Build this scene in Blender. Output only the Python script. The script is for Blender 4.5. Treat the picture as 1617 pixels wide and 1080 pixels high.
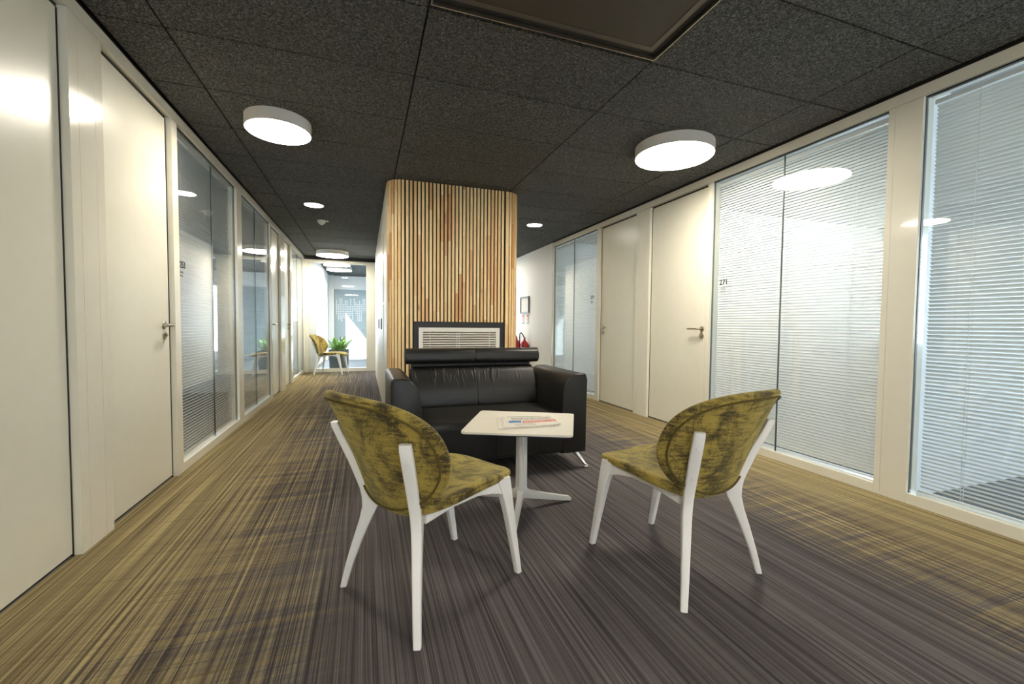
import bpy, bmesh, math, random
from mathutils import Vector, Matrix
random.seed(7)
S = bpy.context.scene
for o in list(bpy.data.objects): bpy.data.objects.remove(o)
COL = S.collection

# ------------------------------------------------------------------ camera, sky, sun, exposure
cam_d = bpy.data.cameras.new('camera'); cam = bpy.data.objects.new('camera', cam_d); COL.objects.link(cam)
cam_d.sensor_width = 36.0; cam_d.lens = 673.5 * 36.0 / 1617.0; cam_d.clip_start = 0.02
_r = Vector((0.94517, -0.326451, 0.009035)); _u = Vector((0.004388, 0.040358, 0.999176)); _f = Vector((0.326547, 0.944352, -0.03958))
cam.matrix_world = Matrix(((_r.x, _u.x, -_f.x, 0), (_r.y, _u.y, -_f.y, 0), (_r.z, _u.z, -_f.z, 1.05), (0, 0, 0, 1)))
S.camera = cam

world = bpy.data.worlds.new('sky'); S.world = world; world.use_nodes = True
bg = world.node_tree.nodes['Background']; bg.inputs[0].default_value = (0.72, 0.87, 1.0, 1); bg.inputs[1].default_value = 8.0

sun_d = bpy.data.lights.new('sun', 'SUN'); sun_d.energy = 22.0; sun_d.angle = math.radians(0.4); sun_d.color = (1, 0.96, 0.9)
sun = bpy.data.objects.new('sun', sun_d); COL.objects.link(sun)
sun.rotation_euler = Vector((0.445, 0.70, -0.60)).to_track_quat('-Z', 'Y').to_euler(); sun.location = (-6, 6, 8)

LAMP = 42.0              # emission of the ceiling lamp diffusers
LAMP_COL = (1.0, 0.915, 0.775, 1)
S.view_settings.view_transform = 'Standard'; S.view_settings.look = 'None'
S.view_settings.gamma = 1.0; S.view_settings.use_curve_mapping = False
S.view_settings.exposure = 0.65

# ------------------------------------------------------------------ helpers: materials
def lin(c):
    f = lambda v: v / 12.92 if v <= 0.04045 else ((v + 0.055) / 1.055) ** 2.4
    return tuple(f(x / 255.0) for x in c) + (1.0,)

class NT:
    def __init__(s, name):
        s.m = bpy.data.materials.new(name); s.m.use_nodes = True; s.t = s.m.node_tree
        s.b = s.t.nodes['Principled BSDF']; s.out = s.t.nodes['Material Output']
    def n(s, typ, **kw):
        nd = s.t.nodes.new(typ)
        for k, v in kw.items():
            if k.startswith('_'): setattr(nd, k[1:], v)
        return nd
    def link(s, a, b): s.t.links.new(a, b)
    def val(s, sock, v):
        if hasattr(v, 'links') or isinstance(v, bpy.types.NodeSocket): s.link(v, sock)
        else: sock.default_value = v
    def math(s, op, a, b=None, clamp=False):
        nd = s.t.nodes.new('ShaderNodeMath'); nd.operation = op; nd.use_clamp = clamp
        s.val(nd.inputs[0], a)
        if b is not None: s.val(nd.inputs[1], b)
        return nd.outputs[0]
    def mix(s, f, a, b):
        nd = s.t.nodes.new('ShaderNodeMix'); nd.data_type = 'RGBA'
        s.val(nd.inputs[0], f); s.val(nd.inputs[6], a); s.val(nd.inputs[7], b); return nd.outputs[2]
    def ss(s, x, lo, hi):
        nd = s.t.nodes.new('ShaderNodeMapRange'); nd.interpolation_type = 'SMOOTHSTEP'
        s.val(nd.inputs[0], x); nd.inputs[1].default_value = lo; nd.inputs[2].default_value = hi; return nd.outputs[0]
    def pos(s): return s.t.nodes.new('ShaderNodeNewGeometry').outputs['Position']
    def obj(s): return s.t.nodes.new('ShaderNodeTexCoord').outputs['Object']
    def scale(s, v, xyz, loc=None):
        nd = s.t.nodes.new('ShaderNodeMapping'); s.link(v, nd.inputs[0]); nd.inputs[3].default_value = xyz
        if loc: nd.inputs[1].default_value = loc
        return nd.outputs[0]
    def noise(s, v, scale=1.0, detail=2.0, rough=0.5, dist=0.0):
        nd = s.t.nodes.new('ShaderNodeTexNoise'); s.link(v, nd.inputs['Vector'])
        nd.inputs['Scale'].default_value = scale; nd.inputs['Detail'].default_value = detail
        nd.inputs['Roughness'].default_value = rough; nd.inputs['Distortion'].default_value = dist
        return nd.outputs[0]
    def bump(s, h, strength=0.3, dist=0.01):
        nd = s.t.nodes.new('ShaderNodeBump'); nd.inputs['Strength'].default_value = strength
        nd.inputs['Distance'].default_value = dist; s.link(h, nd.inputs['Height']); s.link(nd.outputs[0], s.b.inputs['Normal'])
    def set(s, **kw):
        for k, v in kw.items(): s.val(s.b.inputs[k.replace('_', ' ')], v)

def plain(name, rgb, rough=0.5, metal=0.0, var=0.03, nscale=12.0, coat=0.0, spec=0.5):
    k = NT(name); c = lin(rgb)
    nz = k.noise(k.pos(), nscale, 3)
    d = tuple(max(0, x * (1 - 2 * var)) for x in c[:3]) + (1,)
    k.set(Base_Color=k.mix(nz, d, c), Roughness=rough, Metallic=metal)
    k.b.inputs['Coat Weight'].default_value = coat; k.b.inputs['Specular IOR Level'].default_value = spec
    return k.m

def emis(name, col, strength):
    k = NT(name); k.set(Base_Color=(0.9, 0.9, 0.9, 1), Emission_Color=col, Emission_Strength=strength, Roughness=0.4); return k.m

def glass_mat(name, tint, refl=1.0):
    k = NT(name); t = k.t; t.nodes.remove(k.b)
    g = k.n('ShaderNodeNewGeometry'); dp = k.n('ShaderNodeVectorMath', _operation='DOT_PRODUCT')
    k.link(g.outputs['Incoming'], dp.inputs[0]); k.link(g.outputs['Normal'], dp.inputs[1])
    c = k.math('ABSOLUTE', dp.outputs['Value']); p = k.math('POWER', k.math('SUBTRACT', 1.0, c, True), 5.0)
    F = k.math('ADD', k.math('MULTIPLY', p, 0.96), 0.04); F = k.math('MULTIPLY', F, refl, True)
    tr = k.n('ShaderNodeBsdfTransparent'); tr.inputs[0].default_value = tint
    gl = k.n('ShaderNodeBsdfAnisotropic'); gl.inputs['Roughness'].default_value = 0.012; gl.inputs[0].default_value = (1, 1, 1, 1)
    mx = k.n('ShaderNodeMixShader'); k.link(F, mx.inputs[0]); k.link(tr.outputs[0], mx.inputs[1]); k.link(gl.outputs[0], mx.inputs[2])
    k.link(mx.outputs[0], k.out.inputs[0]); return k.m

M = {}
M['lacquer'] = plain('white_lacquer_frame', (230, 226, 210), 0.16, coat=0.3)
M['door'] = plain('white_door_leaf', (228, 225, 209), 0.30)
M['wall'] = plain('white_wall_paint', (236, 237, 236), 0.6)
M['grey_wall'] = plain('grey_painted_panel', (150, 166, 172), 0.5)
M['cabinet'] = plain('pale_cabinet_board', (228, 220, 202), 0.38)
M['black'] = plain('black_void', (12, 12, 12), 0.6)
M['dark_metal'] = plain('dark_metal', (40, 38, 36), 0.4, 0.3)
M['vent_mid'] = plain('vent_inner_frame', (92, 86, 78), 0.35, 0.5)
M['steel'] = plain('brushed_steel', (176, 168, 152), 0.28, 1.0)
M['chrome'] = plain('satin_chrome', (215, 215, 215), 0.16, 1.0)
M['seal'] = plain('black_rubber_seal', (22, 22, 20), 0.6)
M['edge_seal'] = plain('grey_glass_seal', (96, 106, 104), 0.35)
M['chair_white'] = plain('white_painted_wood', (236, 234, 230), 0.38)
M['table_white'] = plain('white_table_laminate', (236, 231, 216), 0.35)
M['table_metal'] = plain('white_powder_coat', (216, 214, 208), 0.35)
M['table_edge'] = plain('table_underside', (44, 48, 78), 0.5)
M['blind'] = plain('white_blind_slat', (231, 233, 230), 0.42)
M['cord'] = plain('blind_cord', (225, 228, 226), 0.6)
M['lamp_body'] = plain('lamp_body_white', (215, 210, 204), 0.45)
M['diffuser'] = emis('lamp_diffuser', LAMP_COL, LAMP)
M['downlight'] = emis('downlight_diffuser', LAMP_COL, LAMP * 0.9)
M['plastic'] = plain('white_plastic', (225, 222, 214), 0.4)
M['pot'] = plain('hazed_grey_planter', (84, 98, 104), 0.5)  # grey lightened and blued to include the glare haze of the end glass
M['soil'] = plain('potting_soil', (42, 32, 24), 0.9, var=0.3, nscale=80)
M['red'] = plain('extinguisher_red', (178, 22, 24), 0.3)
M['rubber'] = plain('black_rubber', (18, 18, 18), 0.5)
M['sign_red'] = plain('sign_red', (205, 90, 96), 0.5)
M['sign_blue'] = plain('sign_blue', (90, 140, 205), 0.5)
M['sign_green'] = plain('sign_grey_green', (150, 180, 170), 0.5)
M['paper'] = plain('paper_white', (226, 226, 222), 0.7)
M['ink'] = plain('black_vinyl_lettering', (28, 30, 28), 0.5)
M['ink_soft'] = plain('grey_vinyl_lettering', (120, 126, 120), 0.5)
M['grey_frame'] = plain('grey_picture_frame', (110, 114, 114), 0.35, 0.4)
M['dots'] = plain('white_vinyl_dots', (240, 244, 244), 0.5)
M['news_paper'] = plain('newsprint', (228, 222, 210), 0.8, var=0.06, nscale=40)
M['news_blue'] = plain('newsprint_blue', (70, 130, 195), 0.8)
M['news_red'] = plain('newsprint_red', (206, 104, 88), 0.8)
M['news_ink'] = plain('newsprint_ink', (132, 126, 124), 0.8)
M['news_white'] = plain('newsprint_white', (232, 222, 212), 0.8)
M['news_green'] = plain('newsprint_green', (120, 150, 105), 0.8)
M['grey_carpet'] = plain('grey_office_carpet', (104, 108, 110), 0.95, var=0.15, nscale=150)
M['desk'] = plain('office_desk_top', (205, 205, 200), 0.4)
M['office_chair'] = plain('office_chair_blue', (52, 66, 84), 0.7)
M['office_ceiling'] = plain('office_ceiling_paint', (150, 155, 155), 0.8)
M['glass'] = glass_mat('clear_partition_glass', (0.975, 0.985, 0.983, 1))
M['glass_end'] = glass_mat('clear_end_glass', (0.975, 0.99, 0.995, 1))

# carpet: charcoal in the middle, ochre towards both walls, woven lines both ways
k = NT('woven_carpet'); P = k.pos()
sep = k.n('ShaderNodeSeparateXYZ'); k.link(P, sep.inputs[0]); X = sep.outputs[0]
a1 = k.noise(k.scale(P, (70, 0.5, 0)), 1, 2, 0.6); a3 = k.noise(k.scale(P, (230, 0.9, 0)), 1, 2, 0.6); al2 = k.noise(k.scale(P, (14, 0.3, 0)), 1, 2)
al = k.math('ADD', k.math('MULTIPLY', a1, 0.5), k.math('MULTIPLY', a3, 0.5))
c1 = k.noise(k.scale(P, (1.5, 48, 0)), 1, 2, 0.6); c3 = k.noise(k.scale(P, (2.2, 170, 0)), 1, 2, 0.6)
cr = k.math('ADD', k.math('MULTIPLY', c1, 0.55), k.math('MULTIPLY', c3, 0.45)); cr2 = k.noise(k.scale(P, (0.8, 15, 0)), 1, 3, 0.6)
fine = k.noise(P, 420, 1)
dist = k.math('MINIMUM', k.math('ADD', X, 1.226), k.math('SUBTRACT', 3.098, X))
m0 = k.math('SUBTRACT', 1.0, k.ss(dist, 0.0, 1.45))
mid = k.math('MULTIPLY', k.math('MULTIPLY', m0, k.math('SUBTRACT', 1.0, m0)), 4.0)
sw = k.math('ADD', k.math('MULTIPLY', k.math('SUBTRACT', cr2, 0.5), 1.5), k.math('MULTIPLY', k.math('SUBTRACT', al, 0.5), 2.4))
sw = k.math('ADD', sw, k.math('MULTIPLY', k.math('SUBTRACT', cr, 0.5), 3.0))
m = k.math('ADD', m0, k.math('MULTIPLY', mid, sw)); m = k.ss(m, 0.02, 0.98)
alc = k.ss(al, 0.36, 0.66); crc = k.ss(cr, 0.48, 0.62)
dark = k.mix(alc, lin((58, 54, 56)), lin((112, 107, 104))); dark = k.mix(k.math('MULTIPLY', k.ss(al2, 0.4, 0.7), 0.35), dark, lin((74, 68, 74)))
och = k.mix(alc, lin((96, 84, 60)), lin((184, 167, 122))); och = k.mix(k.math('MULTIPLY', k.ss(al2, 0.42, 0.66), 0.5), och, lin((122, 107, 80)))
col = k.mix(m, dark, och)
wgt = k.math('ADD', k.math('MULTIPLY', mid, 0.40), 0.10)
col = k.mix(k.math('MULTIPLY', crc, wgt), col, lin((66, 57, 54)))
col = k.mix(k.math('MULTIPLY', k.math('SUBTRACT', fine, 0.3), 0.25, True), col, lin((48, 43, 40)))
k.set(Base_Color=col, Roughness=0.95); k.b.inputs['Specular IOR Level'].default_value = 0.15
k.bump(k.math('ADD', al, fine), 0.25, 0.003); M['carpet'] = k.m

# dark felt ceiling tile
k = NT('dark_felt_tile'); P = k.pos()
a = k.noise(P, 95, 4, 0.7, 1.2); b = k.noise(P, 9, 3); oi = k.n('ShaderNodeObjectInfo')
c = k.mix(k.ss(a, 0.42, 0.68), lin((44, 46, 47)), lin((146, 146, 142)))
c = k.mix(k.math('MULTIPLY', b, 0.5), c, lin((74, 74, 71)))
c = k.mix(k.math('MULTIPLY', oi.outputs['Random'], 0.18), c, lin((60, 60, 57)))
k.set(Base_Color=c, Roughness=0.95); k.b.inputs['Specular IOR Level'].default_value = 0.2
k.bump(a, 0.5, 0.006); M['felt'] = k.m

# wood slats: each slat a run of short boards glued end to end
k = NT('honey_wood_slat'); oi = k.n('ShaderNodeObjectInfo'); O = k.pos()
sp = k.n('ShaderNodeSeparateXYZ'); k.link(O, sp.inputs[0])
zz = k.math('ADD', k.math('MULTIPLY', sp.outputs[2], 2.1), k.math('MULTIPLY', oi.outputs['Random'], 37.0))
blk = k.math('FLOOR', zz)
wn = k.n('ShaderNodeTexWhiteNoise', _noise_dimensions='2D'); cmb = k.n('ShaderNodeCombineXYZ')
k.link(blk, cmb.inputs[0]); k.link(k.math('MULTIPLY', oi.outputs['Random'], 91.0), cmb.inputs[1]); k.link(cmb.outputs[0], wn.inputs['Vector'])
rp = k.n('ShaderNodeValToRGB'); e = rp.color_ramp.elements
e[0].position = 0.0; e[0].color = lin((240, 214, 164)); e[1].position = 1.0; e[1].color = lin((206, 152, 102))
for p_, c_ in ((0.45, (236, 206, 152)), (0.76, (228, 190, 134)), (0.90, (220, 174, 122))):
    q = e.new(p_); q.color = lin(c_)
k.link(wn.outputs['Value'], rp.inputs[0])
gr = k.noise(k.scale(O, (160, 160, 5)), 1, 3, 0.6, 0.4); kn = k.noise(k.scale(O, (22, 22, 4)), 1, 2)
c = k.mix(k.math('MULTIPLY', k.ss(gr, 0.45, 0.75), 0.28), rp.outputs[0], lin((150, 96, 52)))
c = k.mix(k.math('MULTIPLY', k.ss(kn, 0.70, 0.80), 0.6), c, lin((120, 70, 36)))
k.set(Base_Color=c, Roughness=0.42); M['wood'] = k.m

# crushed olive velvet chenille
k = NT('olive_crushed_velvet'); O = k.obj()
bl = k.noise(k.scale(O, (7, 7, 4.5)), 1.3, 5, 0.68, 0.8); st = k.noise(k.scale(O, (16, 16, 95)), 1, 3, 0.65)
wv = k.noise(O, 300, 2)
f = k.math('ADD', k.math('ADD', bl, k.math('MULTIPLY', k.math('SUBTRACT', st, 0.5), 0.55)), k.math('MULTIPLY', k.math('SUBTRACT', wv, 0.5), 0.45))
f = k.ss(f, 0.33, 0.66)
c = k.mix(f, lin((50, 40, 13)), lin((160, 139, 62)))
k.set(Base_Color=c, Roughness=0.8, Sheen_Weight=0.5, Sheen_Roughness=0.35, Sheen_Tint=lin((235, 222, 150)))
k.bump(k.math('ADD', st, wv), 0.6, 0.004); M['velvet'] = k.m
k = NT('dark_olive_piping'); wv = k.noise(k.obj(), 200, 1); k.set(Base_Color=k.mix(wv, lin((52, 40, 10)), lin((104, 88, 30))), Roughness=0.85); M['piping'] = k.m

# black leather
def leather(name, wrinkle):
    k = NT(name); O = k.pos(); g = k.noise(O, 260, 2)
    w = k.noise(k.scale(O, (22, 6, 3.5)), 1, 2, 0.5, 1.0); big = k.noise(O, 5, 2)
    sp = k.n('ShaderNodeSeparateXYZ'); k.link(O, sp.inputs[0])
    k.set(Base_Color=k.mix(g, lin((20, 20, 19)), lin((38, 36, 33))), Roughness=k.math('ADD', 0.34, k.math('MULTIPLY', g, 0.16)))
    top = k.ss(sp.outputs[2], 0.52, 0.66) if wrinkle > .3 else 1.0
    h = k.math('ADD', k.math('MULTIPLY', g, 0.05), k.math('MULTIPLY', k.math('MULTIPLY', k.ss(w, 0.52, 0.74), top), wrinkle))
    h = k.math('ADD', h, k.math('MULTIPLY', big, 0.35))
    k.b.inputs['Specular IOR Level'].default_value = 0.4; k.bump(h, 0.5, 0.012); return k.m
M['leather'] = leather('black_leather', 0.10); M['leather_wrinkled'] = leather('black_leather_creased', 0.75)
M['thread'] = plain('leather_seam_thread', (60, 57, 52), 0.6)

# perforated black vent sheet
k = NT('perforated_black_sheet'); O = k.pos()
vo = k.n('ShaderNodeTexVoronoi'); vo.inputs['Scale'].default_value = 115; vo.inputs['Randomness'].default_value = 0.0; k.link(O, vo.inputs['Vector'])
k.set(Base_Color=k.mix(k.ss(vo.outputs['Distance'], 0.28, 0.40), lin((8, 8, 7)), lin((66, 58, 46))), Roughness=0.55); M['perforated'] = k.m

k = NT('hazed_green_leaf'); oi = k.n('ShaderNodeObjectInfo'); nz = k.noise(k.obj(), 14, 2)
k.set(Base_Color=k.mix(k.math('MULTIPLY', k.math('ADD', nz, oi.outputs['Random']), 0.5), lin((78, 138, 62)), lin((168, 208, 120))), Roughness=0.4)  # greens lightened to include the glare haze of the end glass
k.b.inputs['Subsurface Weight'].default_value = 0.0; M['leaf'] = k.m
M['leaf_dry'] = plain('wilted_leaf', (70, 72, 50), 0.6)

# ------------------------------------------------------------------ helpers: geometry
def wloc(o):
    v = Vector((0, 0, 0))
    while o is not None: v += o.location; o = o.parent
    return v

def obj(name, bm, mat, parent=None, smooth=False, local=False, bevel=0.0, seg=2, sharp=35):
    if bevel > 0:
        es = [e for e in bm.edges if len(e.link_faces) == 2 and e.calc_face_angle(0) > 0.6]
        bmesh.ops.bevel(bm, geom=es, offset=bevel, segments=seg, profile=0.5, affect='EDGES', clamp_overlap=True)
    if parent is not None and not local:
        bmesh.ops.translate(bm, verts=bm.verts, vec=-wloc(parent))
    bmesh.ops.recalc_face_normals(bm, faces=bm.faces)
    me = bpy.data.meshes.new(name)
    if smooth or (bevel > 0 and seg > 1):
        for f in bm.faces: f.smooth = True
        for e in bm.edges:
            if len(e.link_faces) == 2 and e.calc_face_angle(0) > math.radians(sharp): e.smooth = False
    bm.to_mesh(me); bm.free(); me.materials.append(mat)
    o = bpy.data.objects.new(name, me); COL.objects.link(o)
    if parent is not None: o.parent = parent
    return o

def B(): return bmesh.new()
def box(bm, x0, x1, y0, y1, z0, z1):
    v = [bm.verts.new((x, y, z)) for z in (z0, z1) for y in (y0, y1) for x in (x0, x1)]
    for f in ((0, 1, 3, 2), (4, 6, 7, 5), (0, 4, 5, 1), (2, 3, 7, 6), (0, 2, 6, 4), (1, 5, 7, 3)): bm.faces.new([v[i] for i in f])
    return bm
def BX(*a): return box(B(), *a)
def loft(bm, rings, cap=True, close=True):
    R = [[bm.verts.new(p) for p in r] for r in rings]; n = len(R[0])
    for a, b in zip(R, R[1:]):
        for i in range(n if close else n - 1):
            j = (i + 1) % n; bm.faces.new((a[i], a[j], b[j], b[i]))
    if cap: bm.faces.new(R[0][::-1]); bm.faces.new(R[-1])
    return bm
def extrude(bm, poly, axis, a, b):
    def P(p, t): return {'x': (t, p[0], p[1]), 'y': (p[0], t, p[1]), 'z': (p[0], p[1], t)}[axis]
    return loft(bm, [[P(p, a) for p in poly], [P(p, b) for p in poly]])
def round_poly(pts, rads, n=6):
    out = []; N = len(pts)
    for i in range(N):
        p = Vector(pts[i]); a = Vector(pts[i - 1]); c = Vector(pts[(i + 1) % N]); r = rads[i] if isinstance(rads, (list, tuple)) else rads
        if r <= 0: out.append(tuple(p)); continue
        u = (a - p); w = (c - p); t = min(r, u.length * .49, w.length * .49); s = p + u.normalized() * t; e = p + w.normalized() * t
        for k_ in range(n + 1):
            q = k_ / n; out.append(tuple(s * (1 - q) ** 2 + p * 2 * q * (1 - q) + e * q * q))
    return out
def lathe(bm, prof, c, n=32, axis='z'):
    rings = []
    for r, h in prof:
        rr = []
        for i in range(n):
            t = 2 * math.pi * i / n; p = (r * math.cos(t), r * math.sin(t), h)
            if axis == 'x': p = (h, p[0], p[1])
            if axis == 'y': p = (p[0], h, p[1])
            rr.append((c[0] + p[0], c[1] + p[1], c[2] + p[2]))
        rings.append(rr)
    return loft(bm, rings)
def tube(bm, pts, rad, n=10, closed=False):
    pts = [Vector(p) for p in pts]; N = len(pts); rings = []; up = Vector((0.13, 0.27, 0.95)).normalized()
    for i, p in enumerate(pts):
        a = pts[i - 1] if (i > 0 or closed) else p; b = pts[(i + 1) % N] if (i < N - 1 or closed) else p
        t = (b - a).normalized(); u = t.cross(up)
        if u.length < 1e-3: u = t.cross(Vector((1, 0, 0)))
        u.normalize(); w = u.cross(t); r = rad[i] if isinstance(rad, (list, tuple)) else rad
        rings.append([p + (u * math.cos(2 * math.pi * j / n) + w * math.sin(2 * math.pi * j / n)) * r for j in range(n)])
    if closed: rings.append(rings[0]); return loft(bm, rings, cap=False)
    return loft(bm, rings)

def struct(o, label=None):
    o['kind'] = 'structure'
    if label: o['label'] = label
    return o
def empty(name, loc, rz=0.0):
    o = bpy.data.objects.new(name, None); COL.objects.link(o); o.location = loc; o.rotation_euler = (0, 0, rz); o.empty_display_size = 0.1; return o
def tag(o, label, cat, group=None):
    o['label'] = label; o['category'] = cat
    if group: o['group'] = group
    return o
def thing(name, label, cat, loc, rz=0.0, group=None): return tag(empty(name, loc, rz), label, cat, group)
def copy_tree(o, parent=None):
    c = o.copy(); COL.objects.link(c)
    if parent is not None: c.parent = parent
    for ch in list(o.children): copy_tree(ch, c)
    return c
def text_obj(s, size, mat, parent, pos, side, name='room_number'):
    cu = bpy.data.curves.new('t', 'FONT'); cu.body = s; cu.size = size; cu.extrude = 0.0006; cu.offset = 0.0012
    to = bpy.data.objects.new('t', cu); COL.objects.link(to); bpy.context.view_layer.update()
    me = bpy.data.meshes.new_from_object(to.evaluated_get(bpy.context.evaluated_depsgraph_get()))
    bpy.data.objects.remove(to)
    bm = B(); bm.from_mesh(me); bpy.data.meshes.remove(me)
    for v in bm.verts:
        x, y, z = v.co
        v.co = (pos[0] - z, pos[1] - x, pos[2] + y) if side == 'R' else (pos[0] + z, pos[1] + x, pos[2] + y)
    return obj(name, bm, mat, parent)

XL, XR, H = -1.226, 3.098, 2.486
YEND = 10.05
# ------------------------------------------------------------------ floor and ceiling
struct(obj('floor', BX(-5.3, XL - .01, -3.6, 14.2, -0.12, 0.0), M['grey_carpet']), 'grey office carpet')
struct(obj('floor', BX(XR + .01, 7.6, -3.6, 14.2, -0.12, 0.0), M['grey_carpet']), 'grey office carpet')
struct(obj('floor', BX(XL - .01, XR + .01, YEND + .04, 14.2, -0.12, 0.0), M['grey_carpet']), 'grey carpet behind the end glass')
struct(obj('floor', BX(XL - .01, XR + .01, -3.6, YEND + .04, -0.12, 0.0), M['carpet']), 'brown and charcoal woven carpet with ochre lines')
ceiling = struct(empty('ceiling', (0, 0, H)), 'dark grey felt tile ceiling')
obj('ceiling_slab', BX(-1.32, 3.2, -3.6, 10.15, H + 0.02, H + 0.16), M['black'], ceiling)
obj('ceiling_slab', BX(-1.32, 3.2, 10.15, 14.2, H, H + 0.16), M['felt'], ceiling)
tile_cache = {}
x0, dx, y0, dy = -0.9186, 1.2, 2.0127, 0.5688
xs = [XL + 0.03] + [x0 + dx * i for i in range(0, 4)] + [XR - 0.03]
ys = [y0 + dy * j for j in range(-8, 15)]
ys = [y for y in ys if y < YEND - 0.1] + [YEND - 0.03]
VX0, VX1, VY0, VY1 = xs[2], xs[3], y0 - 2 * dy, y0
for i in range(len(xs) - 1):
    for j in range(len(ys) - 1):
        a, b, c_, d_ = xs[i], xs[i + 1], ys[j], ys[j + 1]
        if a > VX0 - .01 and b < VX1 + .01 and c_ > VY0 - .01 and d_ < VY1 + .01: continue
        key = (round(b - a, 3), round(d_ - c_, 3)); w_, h_ = b - a - 0.010, d_ - c_ - 0.010
        if key not in tile_cache:
            t = obj('ceiling_tile', BX(-w_ / 2, w_ / 2, -h_ / 2, h_ / 2, 0, 0.018), M['felt'], ceiling, local=True, bevel=0.003, seg=1)
            tile_cache[key] = t
        else:
            t = tile_cache[key].copy(); COL.objects.link(t)
        t.location = ((a + b) / 2, (c_ + d_) / 2, random.uniform(0, 0.0015))

# ceiling air vent with perforated sheet
vt = thing('ceiling_vent', 'large black perforated vent panel set in the dark tile ceiling at top of photo', 'vent', ((VX0 + VX1) / 2, (VY0 + VY1) / 2, H))
def ring(bm, xa, xb, ya, yb, w, z0, z1):
    box(bm, xa, xb, ya, ya + w, z0, z1); box(bm, xa, xb, yb - w, yb, z0, z1)
    box(bm, xa, xa + w, ya + w, yb - w, z0, z1); box(bm, xb - w, xb, ya + w, yb - w, z0, z1); return bm
obj('outer_rim', ring(B(), VX0 + .004, VX1 - .004, VY0 + .03, VY1 - .035, 0.006, H - .012, H + .012), M['steel'], vt)
obj('black_channel', ring(B(), VX0 + .012, VX1 - .012, VY0 + .038, VY1 - .043, 0.040, H + .006, H + .018), M['seal'], vt)  # black band between the rim and the inner frame
obj('inner_frame', ring(B(), VX0 + .053, VX1 - .053, VY0 + .079, VY1 - .084, 0.030, H - .003, H + .012), M['vent_mid'], vt)
obj('perforated_sheet', BX(VX0 + .083, VX1 - .083, VY0 + .109, VY1 - .114, H - .001, H + .006), M['perforated'], vt)
obj('backing_plate', BX(VX0 + .006, VX1 - .006, VY0 + .01, VY1 - .01, H + .0185, H + .022), M['seal'], vt)

# ------------------------------------------------------------------ outer shell of the building
def wallbox(name, *a, mat='wall'): return struct(obj(name, BX(*a), M[mat]))
for a_ in ((-5.3, 0.35, 0, 2.65), (1.65, 7.6, 0, 2.65), (0.35, 1.65, 0, 1.15), (0.35, 1.65, 2.25, 2.65)): wallbox('wall_back', a_[0], a_[1], -3.75, -3.6, a_[2], a_[3])  # opening in the rear wall added to light the chair backs
def outer(name, x0_, x1_):
    wallbox(name, x0_, x1_, -3.6, 10.15, 0, 0.85); wallbox(name, x0_, x1_, -3.6, 10.15, 2.32, 2.65)
    for y in (-3.6, 0.2, 2.5, 4.2, 5.0, 7.4, 9.9): wallbox(name, x0_, x1_, y, y + .22, 0.85, 2.32)
outer('wall_left', -5.3, -5.15); wallbox('wall_left', -5.32, -5.13, 3.75, 7.46, 0.84, 2.33); outer('wall_right', 7.2, 7.35)  # unseen infill over the middle windows, added to dim the left office
for y in (2.50, 7.46): wallbox('wall_left', -5.15, -1.30, y, y + .09, 0, 2.55)
for y in (1.66, 4.21, 6.80): wallbox('wall_right', 3.17, 7.2, y, y + .09, 0, 2.55)
wallbox('wall_left', -5.3, -1.30, 10.06, 10.16, 0, 2.55); wallbox('wall_right', 3.17, 7.6, 10.06, 10.16, 0, 2.55)
struct(obj('ceiling', BX(-5.3, -1.32, -3.6, 10.16, 2.50, 2.66), M['office_ceiling'])); struct(obj('ceiling', BX(3.2, 7.6, -3.6, 10.16, 2.50, 2.66), M['office_ceiling']))

# ------------------------------------------------------------------ side partitions
def sx(side, d):                     # d = depth behind the wall face (negative = into the corridor)
    return (XL - d) if side == 'L' else (XR + d)
def sbox(bm, side, d0, d1, y0_, y1_, z0, z1):
    a, b = sorted((sx(side, d0), sx(side, d1))); return box(bm, a, b, y0_, y1_, z0, z1)
cnt = {'door': 0, 'window': 0, 'trim': 0}
def nm(k_): cnt[k_] += 1; return '%s_%d' % (k_, cnt[k_])

def post(side, y0_, y1_, joints=()):
    t = struct(empty(nm('trim'), (sx(side, 0), (y0_ + y1_) / 2, 0)))
    cuts = [y0_] + list(joints) + [y1_]
    for a, b in zip(cuts, cuts[1:]):
        obj('post_panel', sbox(B(), side, -0.022, 0.075, a + .0008, b - .0008, 0.0, 2.40), M['lacquer'], t, bevel=0.003)
    return t

def handle(side, door, y, direction, dface):
    """lever with round rose and a lock rose below; direction = +1/-1 along Y"""
    s = -1 if side == 'R' else 1      # out of the wall
    xf = sx(side, dface)
    r = obj('handle_rose', lathe(B(), [(0.0245, 0), (0.026, 0.004 * s), (0.024, 0.008 * s), (0.012, 0.0085 * s)], (xf, y, 1.03), 24, 'x'), M['steel'], door, smooth=True)
    obj('lever', tube(B(), [(xf + .006 * s, y, 1.03), (xf + .045 * s, y, 1.03), (xf + .054 * s, y + .010 * direction, 1.03), (xf + .056 * s, y + .03 * direction, 1.03), (xf + .056 * s, y + .135 * direction, 1.03)], 0.0095, 12), M['steel'], r, smooth=True)
    r2 = obj('lock_rose', lathe(B(), [(0.0245, 0), (0.026, 0.004 * s), (0.024, 0.009 * s), (0.011, 0.0095 * s)], (xf, y, 0.962), 24, 'x'), M['steel'], door, smooth=True)
    obj('lock_cylinder', lathe(B(), [(0.009, .008 * s), (0.009, .020 * s), (0.007, .022 * s)], (xf, y, 0.965), 14, 'x'), M['steel'], r2, smooth=True)

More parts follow.
